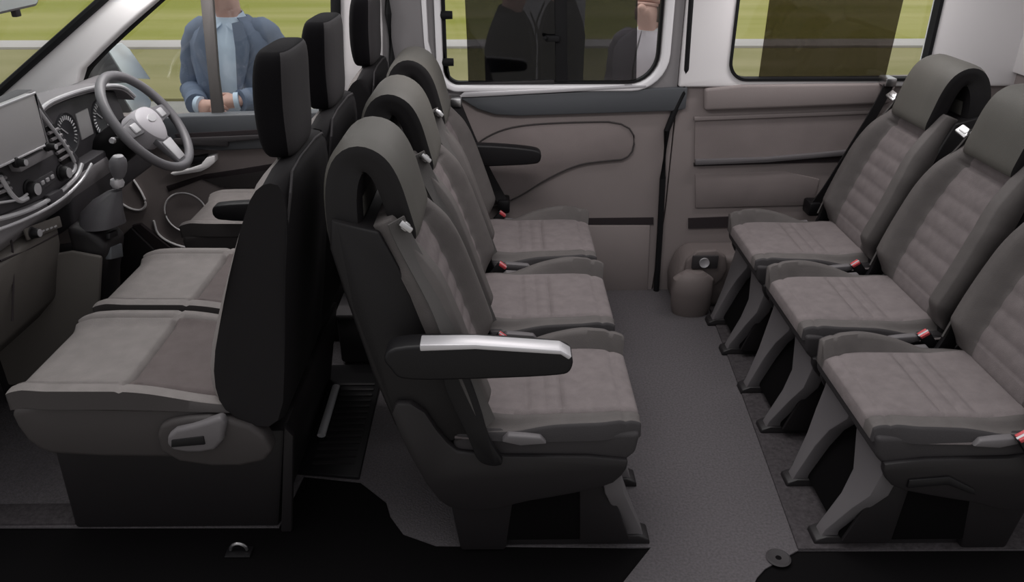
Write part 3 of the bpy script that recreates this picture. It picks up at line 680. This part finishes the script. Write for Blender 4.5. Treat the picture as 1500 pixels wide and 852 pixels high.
# glove box seam and lower switch plate
dpart('lower_switch_plate', quadX([(36, 335), (88, 316), (92, 332), (42, 352)], DX + .018, .008), 'glove', bevel=.003)
line([(8, 338), (18, 352), (20, 400), (18, 470)], .003, 'groove', DX + .004, 'glove_box_seam')
line([(0, 382), (40, 366), (84, 342)], .003, 'groove', DX + .008, 'glove_box_seam')
g = G()
for k in range(5):
    q = onX(58 + 6 * k, 340 - 2.2 * k, DX + .02); g.box(DX + .015, DX + .021, q.y - .008, q.y + .004, q.z - .002, q.z + .002)
dpart('switch_marks', g, 'silver')
# instrument cluster under its hood
hood = smooth_pts([(2.40, .99), (2.43, 1.030), (2.60, 1.030), (2.80, 1.012), (2.98, .98), (3.06, .92)], 2)
lp = []
for x, dz, dy in ((-1.62, -.03, 0), (-1.50, .0, 0), (-1.42, -.004, .0)):
    lp.append([(x, a, b + dz) for a, b in hood] + [(x, a * .985 + .015 * 2.75, b + dz - .018) for a, b in hood[::-1]])
hd_ = dpart('cluster_hood', G().loft(lp), 'dash', bevel=.004)
dpart('lit_hood_edge', G().tube([(-1.42, a, b - .008) for a, b in hood], .007, 8), 'silver', hd_)  # silver colour imitates light along the hood's top edge
cl = dpart('instrument_cluster', G().prism([(2.44, .80), (2.42, .95), (2.48, 1.00), (2.75, .99), (2.98, .95), (3.02, .82), (2.75, .78)], -1.52, -1.45, 'x'), 'dash_dark', bevel=.006)
for (yy, zz, r) in ((2.585, .895, .062), (2.83, .885, .062)):
    Mx = Matrix.Translation((-1.45, yy, zz)) @ Matrix.Rotation(PI / 2, 4, 'Y')
    dd = dpart('dial', G().lathe([(.0005, .002), (r, .002), (r * 1.08, .006), (r * 1.1, 0)], 36, Mx), 'dial', cl)
    g = G()
    for k in range(22):
        a = math.radians(-225 + 270 * k / 21); c, s_ = math.cos(a), math.sin(a); r0, r1_ = r * .72, r * .94
        g.tube([(-1.447, yy + c * r0, zz - s_ * r0 * 1), (-1.447, yy + c * r1_, zz - s_ * r1_)], .0022, 5)
    g.tube([(-1.446, yy, zz), (-1.446, yy - r * .5, zz + r * .4)], .0025, 5)
    dpart('dial_marks', g, 'white_shirt', cl)
dpart('cluster_display', G().prism([(2.665, .85), (2.665, .94), (2.75, .94), (2.75, .85)], -1.452, -1.446, 'x'), 'screen', cl, bevel=.002)
# lower column cover & knee panel
dpart('knee_panel', G().prism([(DX, .80), (DX - .03, .62), (-1.55, .55), (-1.8, .55), (-1.8, .80)], 2.45, 3.12), 'dash_dark', bevel=.01)
# gear console
def cpart(n, g, m, **k): return make(n, g, m, dash, local=False, **k)
cpart('console_tower', G().prism([(-1.75, .0), (-1.40, .0), (-1.36, .30), (-1.275, .54), (-1.255, .60), (-1.30, .655), (-1.375, .675), (-1.375, .58), (-1.75, .52)], 2.305, 2.445), 'darkgrey', bevel=.02, seg=3)
cpart('console_side', G().prism([(-1.70, .1), (-1.40, .12), (-1.32, .40), (-1.27, .58), (-1.36, .60), (-1.70, .54)], 2.28, 2.30), 'glove', bevel=.012)
cpart('console_face', G().prism(yz([(160, 362), (176, 356), (178, 376), (160, 380)], -1.262), -1.275, -1.255, 'x'), 'belt_line', bevel=.003)
cpart('console_slot', G().prism(yz([(160, 342), (172, 336), (172, 345), (160, 350)], -1.25), -1.262, -1.248, 'x'), 'black', bevel=.002)
lp = []
for x, y, z, a, b in ((-1.298, 2.385, .655, .072, .075), (-1.292, 2.39, .69, .065, .06), (-1.275, 2.41, .725, .045, .038), (-1.25, 2.42, .752, .022, .02)):
    lp.append([(x + a * math.cos(2 * PI * k / 28) * (1 + .06 * math.cos(6 * 2 * PI * k / 28)), y + b * math.sin(2 * PI * k / 28), z) for k in range(28)])
cpart('gaiter', G().loft(lp), 'dash_dark')
gl = thing('gear_lever', 'gear lever with dark knob and chrome collar rising from the dashboard console', 'gear lever', (-1.245, 2.42, .76))
make('shaft', G().tube([(-1.245, 2.42, .762), (-1.232, 2.43, .80)], .010, 12), 'chrome', gl, local=False)
make('collar', G().lathe([(.017, -.012), (.022, 0), (.018, .014)], 20, Matrix.Translation((-1.24, 2.427, .775))), 'silver', gl, local=False)
lp = []
for z, a, o in ((0.792, .016, 0), (0.810, .024, .003), (0.832, .028, .006), (0.850, .026, .009), (0.862, .018, .011), (0.866, .006, .012)):
    lp.append([(-1.232 + o + a * math.cos(2 * PI * k / 20), 2.43 + a * .9 * math.sin(2 * PI * k / 20), z) for k in range(20)])
make('knob', G().loft(lp), 'wheel', gl, local=False)
make('knob_cap', G().lathe([(.017, 0), (.014, .004), (.0005, .005)], 20, Matrix.Translation((-1.22, 2.43, .862))), 'silver', gl, local=False)

# ---- steering wheel
SWC = Vector((-1.264, 2.778, .885)); tilt = math.radians(34)
sw = thing('steering_wheel', 'dark leather steering wheel with grey hub in front of the instrument cluster', 'steering wheel', tuple(SWC))
SM = Matrix.Rotation(PI / 2 - tilt, 4, 'Y')    # local z = wheel axis towards the driver
def wl(v): return tuple(SM @ Vector(v))        # local x points down the wheel, y = across
def spart(n, g, m, p=None, **k):
    g.v = [wl(v) for v in g.v]; return make(n, g, m, p or sw, local=True, **k)
RW = .1885
spart('rim', G().tube([(RW * math.cos(2 * PI * k / 64), RW * math.sin(2 * PI * k / 64), 0) for k in range(64)], .0165, 14, closed=True), 'wheel')
lp = []
for s, z in ((1.0, -.05), (1.0, -.01), (.93, .012), (.7, .022), (.05, .025)):
    lp.append([(.008 + .070 * s * math.cos(a) * (1 + .12 * math.cos(a)), .082 * s * math.sin(a) * (1 - .15 * math.cos(a)), z) for a in [2 * PI * k / 32 for k in range(32)]])
spart('hub', G().loft(lp), 'hub')
b = spart('badge', G().lathe([(.024, .0), (.022, .004), (.001, .005)], 28, Matrix.Translation((0, 0, .023)) @ Matrix.Diagonal((.62, 1.35, 1, 1))), 'silver')
tag(b, 'silver oval badge')
for sg in (-1, 1):
    g = G().loft([[(-.035, sg * .075, -.015), (.028, sg * .075, -.015), (.028, sg * .075, .008), (-.035, sg * .075, .008)], [(-.024, sg * .175, -.008), (.022, sg * .178, -.008), (.022, sg * .178, .006), (-.024, sg * .175, .006)]])
    sp_ = spart('spoke', g, 'wheel', bevel=.005)
    g = G().box(-.018, .016, min(sg * .092, sg * .135), max(sg * .092, sg * .135), .004, .014)
    spart('spoke_buttons', g, 'silver', sp_, bevel=.005)
g = G().loft([[(.06, -.045, -.02), (.06, .045, -.02), (.06, .045, .005), (.06, -.045, .005)], [(.178, -.03, -.008), (.178, .03, -.008), (.178, .03, .007), (.178, -.03, .007)]])
sp_ = spart('spoke', g, 'wheel', bevel=.005)
spart('spoke_trim', G().loft([[(.085, -.036, .004), (.085, .036, .004), (.085, .036, .012), (.085, -.036, .012)], [(.165, -.027, .004), (.165, .027, .004), (.165, .027, .012), (.165, -.027, .012)]]), 'silver', sp_, bevel=.003)
colm = thing('steering_column', 'dark steering column with stalks behind the steering wheel', 'steering column', (-1.33, 2.80, .80))
ax = SM @ Vector((0, 0, 1))
make('column_cover', G().tube([SWC - ax * .05, SWC - ax * .12, SWC - ax * .28], [.055, .065, .07], 20), 'black', colm, local=False)
for sg in (-1, 1):
    p = SWC - ax * .075
    st = make('stalk', G().tube([p + Vector((0, sg * .05, 0)), p + Vector((.005, sg * .12, .012)), p + Vector((.01, sg * .165, .02))], [.007, .009, .011], 10), 'black', colm, local=False)
    make('stalk_tip', G().tube([p + Vector((.01, sg * .165, .02)), p + Vector((.012, sg * .178, .022))], [.0112, .009], 10), 'silver', st, local=False)

# ---- mirrors
rm = thing('rear_view_mirror', 'grey rear view mirror at the top of the windscreen', 'mirror', tuple(onY(18, 4, 2.2)))
c = Vector(rm.location)
lp = []
for x, s in ((-.035, .8), (-.02, 1), (.005, 1.0), (.012, .95)):
    lp.append([(c.x + x + .02 * 0, c.y + a * s, c.z + .018 + b * s) for a, b in rrect(-.14, .115, -.037, .037, .028, 5)])
make('housing', G().loft(lp), 'pillar', rm, local=False, bevel=.003)
make('mirror_glass', G().prism([(c.y + a, c.z + .018 + b) for a, b in rrect(-.13, .105, -.030, .030, .024, 5)], c.x + .0115, c.x + .014, 'x'), 'mirror', rm, local=False)
make('dip_tab', G().box(c.x - .005, c.x + .01, c.y - .012, c.y + .012, c.z - .035, c.z - .016), 'rear_fabric', rm, local=False, bevel=.003)
make('stem', G().tube([(c.x - .03, c.y - .01, c.z + .03), (c.x - .08, c.y - .01, c.z + .10), (c.x - .10, c.y - .01, c.z + .145)], .012, 10), 'rear_fabric', rm, local=False)
wm = thing('wing_mirror', 'outside door mirror seen through the driver window', 'mirror', (-1.66, 3.38, .80))
def mpart(n, g, m, p=None, **k): return make(n, g, m, p or wm, local=False, **k)
MXX = -1.635
def mq(pts, X): return [(p.y, p.z) for p in (onX(a, b, X) for a, b in pts)]
def tiltg(g):
    zc = sum(v[2] for v in g.v) / len(g.v); g.v = [(v[0] + .02 - .38 * (v[2] - zc), v[1], v[2]) for v in g.v]; return g
hp = mq([(140, 66), (178, 59), (190, 70), (205, 118), (214, 150), (208, 168), (182, 172), (170, 150), (150, 112)], MXX)
mpart('mirror_housing', G().prism(smooth_pts(hp, 1, True), MXX - .10, MXX - .045, 'x'), 'pillar', bevel=.012, seg=3)
mpart('mirror_glass', tiltg(G().prism(mq([(157, 68), (179, 63), (186, 72), (200, 116), (168, 114)], MXX), MXX - .004, MXX + .004, 'x')), 'mirror', bevel=.002)
mpart('wide_angle_glass', tiltg(G().prism(mq([(172, 122), (203, 121), (210, 148), (204, 163), (184, 168)], MXX), MXX - .004, MXX + .004, 'x')), 'mirror', bevel=.002)
mpart('mirror_arm', G().tube([(-1.70, 3.22, .80), (-1.70, 3.30, .84), (-1.69, 3.40, .86)], .035, 12), 'darkgrey')

# ================================================================== PEOPLE OUTSIDE
def person(label, loc, rz, top, shirt, legs, arms, open_front=True, sc=1., hairlen=0, group=None, female=False):
    P = thing('person', label, 'person', loc, rz, group); P.scale = (sc, sc, sc)
    V = []; R = []; Eg = []
    def v(p, r, par=None):
        V.append(p); R.append(r if isinstance(r, tuple) else (r, r))
        if par is not None: Eg.append((par, len(V) - 1))
        return len(V) - 1
    pel = v((0, 0, .98), (.135, .095)); wa = v((0, 0, 1.13), (.12, .085), pel); ch = v((0, .01, 1.33), (.145, .10), wa); nb = v((0, .015, 1.49), (.085, .065), ch)
    nk = v((0, .005, 1.57), (.056, .056), nb); jaw = v((0, -.025, 1.645), (.062, .072), nk); hd = v((0, -.01, 1.735), (.076, .092), jaw); cr = v((0, .0, 1.81), (.055, .066), hd)
    v((0, -.112, 1.685), (.012, .012), jaw)                                                    # nose
    for s in (-1, 1): v((s * .085, .005, 1.70), (.010, .016), hd)                              # ears
    for s in (-1, 1):
        hp = v((s * .095, 0, .92), (.085, .085), pel); kn = v((s * .10, -.01, .50), (.055, .055), hp); an = v((s * .10, .02, .09), (.038, .038), kn); v((s * .11, -.12, .045), (.035, .03), an)
    jaws = {}
    for s, (el, wr, hdv, curl) in zip((-1, 1), arms):
        sh = v((s * .185, .01, 1.45), (.058, .058), ch); e = v(el, (.042, .042), sh); w = v(wr, (.026, .03), e)
        d = Vector(hdv).normalized(); side = d.cross(Vector(curl)).normalized(); cu = Vector(curl).normalized()
        pm = v(tuple(Vector(wr) + d * .05), (.024, .036), w); W0 = Vector(wr)
        for k, (o, L) in enumerate(((-.030, .062), (-.010, .072), (.010, .068), (.030, .052))):
            a = v(tuple(W0 + d * .095 + side * o), .0105, pm); b2 = v(tuple(W0 + d * (.095 + L * .45) + side * o * 1.05 + cu * L * .25), .0095, a)
            v(tuple(W0 + d * (.095 + L * .62) + side * o + cu * L * .75), .008, b2)
        a = v(tuple(W0 + d * .045 - side * .040), .012, pm); v(tuple(W0 + d * .085 - side * .052 + cu * .012), .0095, a)
    me = bpy.data.meshes.new('body'); me.from_pydata([Vector(q) for q in V], Eg, []); me.materials.append(MT['skin'])
    b = bpy.data.objects.new('body', me); col.objects.link(b); b.parent = P
    b.modifiers.new('Skin', 'SKIN'); b.modifiers['Skin'].use_smooth_shade = True
    for k, dv in enumerate(me.skin_vertices[0].data): dv.radius = R[k]; dv.use_root = k == 0
    ss = b.modifiers.new('Subdivision', 'SUBSURF'); ss.levels = 1; ss.render_levels = 2
    # face details and hair
    for s in (-1, 1):
        g = G().lathe([(.0005, -.006), (.010, -.003), (.012, .0), (.0005, .006)], 14, Matrix.Translation((s * .032, -.088, 1.728)) @ Matrix.Rotation(PI / 2, 4, 'X'))
        make('eye', g, 'shirt' if False else 'white_shirt', P)
    make('mouth', G().tube([(-.024, -.082, 1.648), (0, -.090, 1.646), (.024, -.082, 1.648)], .005, 6), 'red' if False else 'skin', P)
    g = G(); lp = []
    for k in range(8):
        t = k / 7; z = 1.70 - .10 * hairlen + (.135 + .10 * hairlen) * t; r = 1.0 if t < .6 else math.sqrt(max(.02, 1 - ((t - .6) / .4) ** 2))
        n = 20; ring = []
        for q in range(n):
            a = PI * (.12 + .76 * 0) ; an = 2 * PI * q / n; fr = math.sin(an)
            yy = .012 + .098 * r * fr; yy = max(yy, -.02 - .07 * sstep(.45, .7, t)) if fr < 0 else yy
            ring.append((.090 * r * math.cos(an), yy, z))
        lp.append(ring)
    make('hair', G().loft(lp), 'hair', P)
    # shirt: closed torso loft
    def ring(z, a, bb, n=36, ex=2.4): return [((abs(math.cos(t)) ** (2 / ex)) * math.copysign(a, math.cos(t)), .008 + (abs(math.sin(t)) ** (2 / ex)) * math.copysign(bb, math.sin(t)), z) for t in [2 * PI * k / n for k in range(n)]]
    S = [(.90, .165, .118), (1.05, .165, .118), (1.20, .172, .122), (1.35, .185, .125), (1.45, .178, .105), (1.51, .105, .078), (1.555, .068, .066)]
    sh_ = make('shirt', G().loft([ring(*q) for q in S]), shirt, P, ang=60)
    g = G()
    for s in (-1, 1):
        g.loft([[(s * .012, -.078, 1.525), (s * .055, -.085, 1.490), (s * .060, -.078, 1.495), (s * .012, -.070, 1.53)], [(s * .068, .0, 1.575), (s * .082, .0, 1.535), (s * .086, .002, 1.540), (s * .072, .002, 1.578)], [(s * .02, .068, 1.585), (s * .03, .082, 1.545), (s * .03, .086, 1.55), (s * .02, .072, 1.59)]])
    make('collar', g, shirt, sh_, ang=60)
    # jacket: thick open-fronted shell plus sleeves
    J = [(.80, .215, .150, .30), (.95, .208, .148, .20), (1.10, .196, .140, .22), (1.22, .200, .140, .30), (1.36, .216, .142, .42), (1.44, .212, .122, .50), (1.49, .185, .105, .58), (1.525, .130, .092, .70), (1.555, .085, .082, .80)]
    g = G(); lp = []
    for z, a, bb, gap in J:
        if not open_front: gap = .02
        o = []; i_ = []
        for k in range(33):
            t = -PI / 2 + gap + (2 * PI - 2 * gap) * k / 32; c, s_ = math.cos(t), math.sin(t); ex = 2.3
            px, py = (abs(c) ** (2 / ex)) * math.copysign(1, c), (abs(s_) ** (2 / ex)) * math.copysign(1, s_)
            o.append((a * px, .008 + bb * py, z)); i_.append(((a - .010) * px, .008 + (bb - .010) * py, z - .002))
        lp.append(o + i_[::-1])
    g.loft(lp)
    ja = make('jacket', g, top, P, ang=60)
    for s, (el, wr, hdv, curl) in zip((-1, 1), arms):
        a = Vector((s * .190, .01, 1.475)); e = Vector(el); w = Vector(wr); pth = [a + Vector((-s * .085, 0, .022)), a + Vector((-s * .03, 0, .012)), a + Vector((s * .012, 0, -.05)), a.lerp(e, .5), e, e.lerp(w, .12), e.lerp(w, .6), w - Vector(hdv).normalized() * .01]
        pth = smooth_pts(pth, 2); n = len(pth); rad = [.070 - .020 * (k / (n - 1)) ** .8 - .022 * max(0, 1 - k / 5) + .003 * math.sin(k * 2.1) for k in range(n)]
        make('sleeve', G().tube(pth, rad, 18), top, ja, ang=60)
        cf = w - Vector(hdv).normalized() * .005
        make('cuff', G().tube([cf, cf + Vector(hdv).normalized() * .022], .041, 16), shirt, ja)
    if open_front:
        for s in (-1, 1):
            g = G().loft([[(s * .052, -.098, 1.535), (s * .095, -.088, 1.545), (s * .098, -.082, 1.545), (s * .052, -.092, 1.535)], [(s * .070, -.138, 1.43), (s * .135, -.128, 1.44), (s * .135, -.120, 1.44), (s * .07, -.130, 1.43)],
                          [(s * .065, -.149, 1.34), (s * .125, -.142, 1.37), (s * .125, -.135, 1.37), (s * .065, -.142, 1.34)], [(s * .045, -.148, 1.17), (s * .050, -.147, 1.17), (s * .050, -.142, 1.17), (s * .045, -.142, 1.17)]])
            make('lapel', g, top, ja, ang=60)
    for s in (-1, 1):
        make('trouser_leg', G().tube([(s * .085, 0, 1.0), (s * .10, 0, .80), (s * .10, -.01, .5), (s * .10, .015, .10)], [.105, .105, .078, .07], 18), legs, P, ang=60)
        lp = []
        for y, a, h in ((.075, .03, .05), (.05, .042, .09), (-.02, .045, .085), (-.12, .05, .06), (-.20, .035, .035)):
            lp.append([(s * .105 + a * math.cos(t), y, max(0, h * .5 + h * .5 * math.sin(t))) for t in [2 * PI * k / 14 for k in range(14)]])
        make('shoe', G().loft(lp), 'shoes', P, ang=60)
    return P
GZ = -.52
clasp = (((-.262, .02, 1.20), (-.105, -.235, 1.185), (1, -.25, .0), (0, .8, -.6)), ((.262, .02, 1.20), (.075, -.20, 1.20), (-1, -.3, -.05), (0, .7, -.7)))
hang = (((-.25, .03, 1.17), (-.27, -.04, .93), (0, -.1, -1), (1, 0, -.2)), ((.25, .03, 1.17), (.27, -.04, .93), (0, -.1, -1), (-1, 0, -.2)))
bent = (((-.24, .02, 1.16), (-.05, -.22, 1.20), (.9, -.5, .3), (0, .7, .6)), ((.25, .03, 1.17), (.12, -.22, 1.12), (-.8, -.4, .5), (0, .7, .5)))
person('person in blue suit jacket and pale blue shirt clasping hands outside the driver window', (-1.335, 4.05, GZ), -.12, 'suit', 'shirt', 'trousers', clasp, sc=1.03)
person('person in a dark suit behind the tinted sliding window, left of its bar', (.055, 4.6, GZ), 1.35, 'dark_suit', 'dark_suit', 'dark_suit', hang)
person('person in dark clothes standing behind the bar of the sliding window', (.36, 5.1, GZ), -1.45, 'dark_suit', 'dark_suit', 'dark_suit', hang)
person('person in a pale lilac jacket at the right end of the sliding window', (.78, 4.35, GZ), -.75, 'lilac', 'white_shirt', 'lilac', bent, open_front=False, sc=.96, hairlen=1)

# ================================================================== OUTSIDE
def ground(name, y0, y1, z, m): return struct(make(name, G().box(-60, 60, y0, y1, z - .2, z), m))
ground('ground', -20, 90, GZ - .01, 'asphalt')
tag(make('verge_grass', G().box(-60, 60, 9.3, 12.72, GZ - .1, GZ + .02), 'verge'), 'dull olive grass verge on the near side of the pale path', 'grass', kind='stuff')
tag(make('meadow_grass', G().box(-60, 60, 13.38, 90, GZ - .1, GZ + .02), 'meadow'), 'bright yellow green meadow beyond the pale path', 'grass', kind='stuff')
struct(make('path', G().box(-60, 60, 12.72, 13.38, GZ - .1, GZ + .06), 'path', bevel=.02))
bd = thing('display_board', 'pale board standing outside behind the tinted sliding window', 'board', (.36, 6.2, GZ))
make('board_panel', G().box(.13, .62, 6.18, 6.22, GZ + .05, 1.6), 'board', bd, local=False, bevel=.006)
make('board_foot', G().box(.16, .59, 6.05, 6.35, GZ, GZ + .05), 'darkgrey', bd, local=False, bevel=.006)

# ================================================================== LIGHT
W = bpy.data.worlds.new('sky'); bpy.context.scene.world = W; W.use_nodes = True
nt = W.node_tree; bg = nt.nodes['Background']
# overcast sky: bright overhead and beyond the van, dimmed behind the camera to darken near sides
tc = nt.nodes.new('ShaderNodeTexCoord'); sp = nt.nodes.new('ShaderNodeSeparateXYZ'); nt.links.new(tc.outputs['Generated'], sp.inputs[0])
def mth(op, a, b):
    n = nt.nodes.new('ShaderNodeMath'); n.operation = op
    for i, q in enumerate((a, b)):
        if isinstance(q, (int, float)): n.inputs[i].default_value = q
        else: nt.links.new(q, n.inputs[i])
    return n.outputs[0]
v = mth('ADD', mth('ADD', mth('MULTIPLY', sp.outputs['Y'], .20), mth('MULTIPLY', sp.outputs['Z'], .40)), .58)
v = mth('MINIMUM', mth('MAXIMUM', v, .06), 1.0)
nt.links.new(mth('MULTIPLY', v, .95), bg.inputs['Strength']); bg.inputs['Color'].default_value = (1, .985, 1.0, 1)
sd = bpy.data.lights.new('sun', 'SUN'); sd.energy = 1.1; sd.angle = math.radians(40); sd.color = (1, .98, .96)
so = bpy.data.objects.new('sun', sd); col.objects.link(so); so.location = (-2, -3, 6)
so.rotation_euler = Vector((.25, -.12, -1)).to_track_quat('-Z', 'Y').to_euler()
sc = bpy.context.scene
sc.view_settings.view_transform = 'Standard'; sc.view_settings.look = 'None'; sc.view_settings.gamma = 1; sc.view_settings.use_curve_mapping = False
sc.view_settings.exposure = 0.0
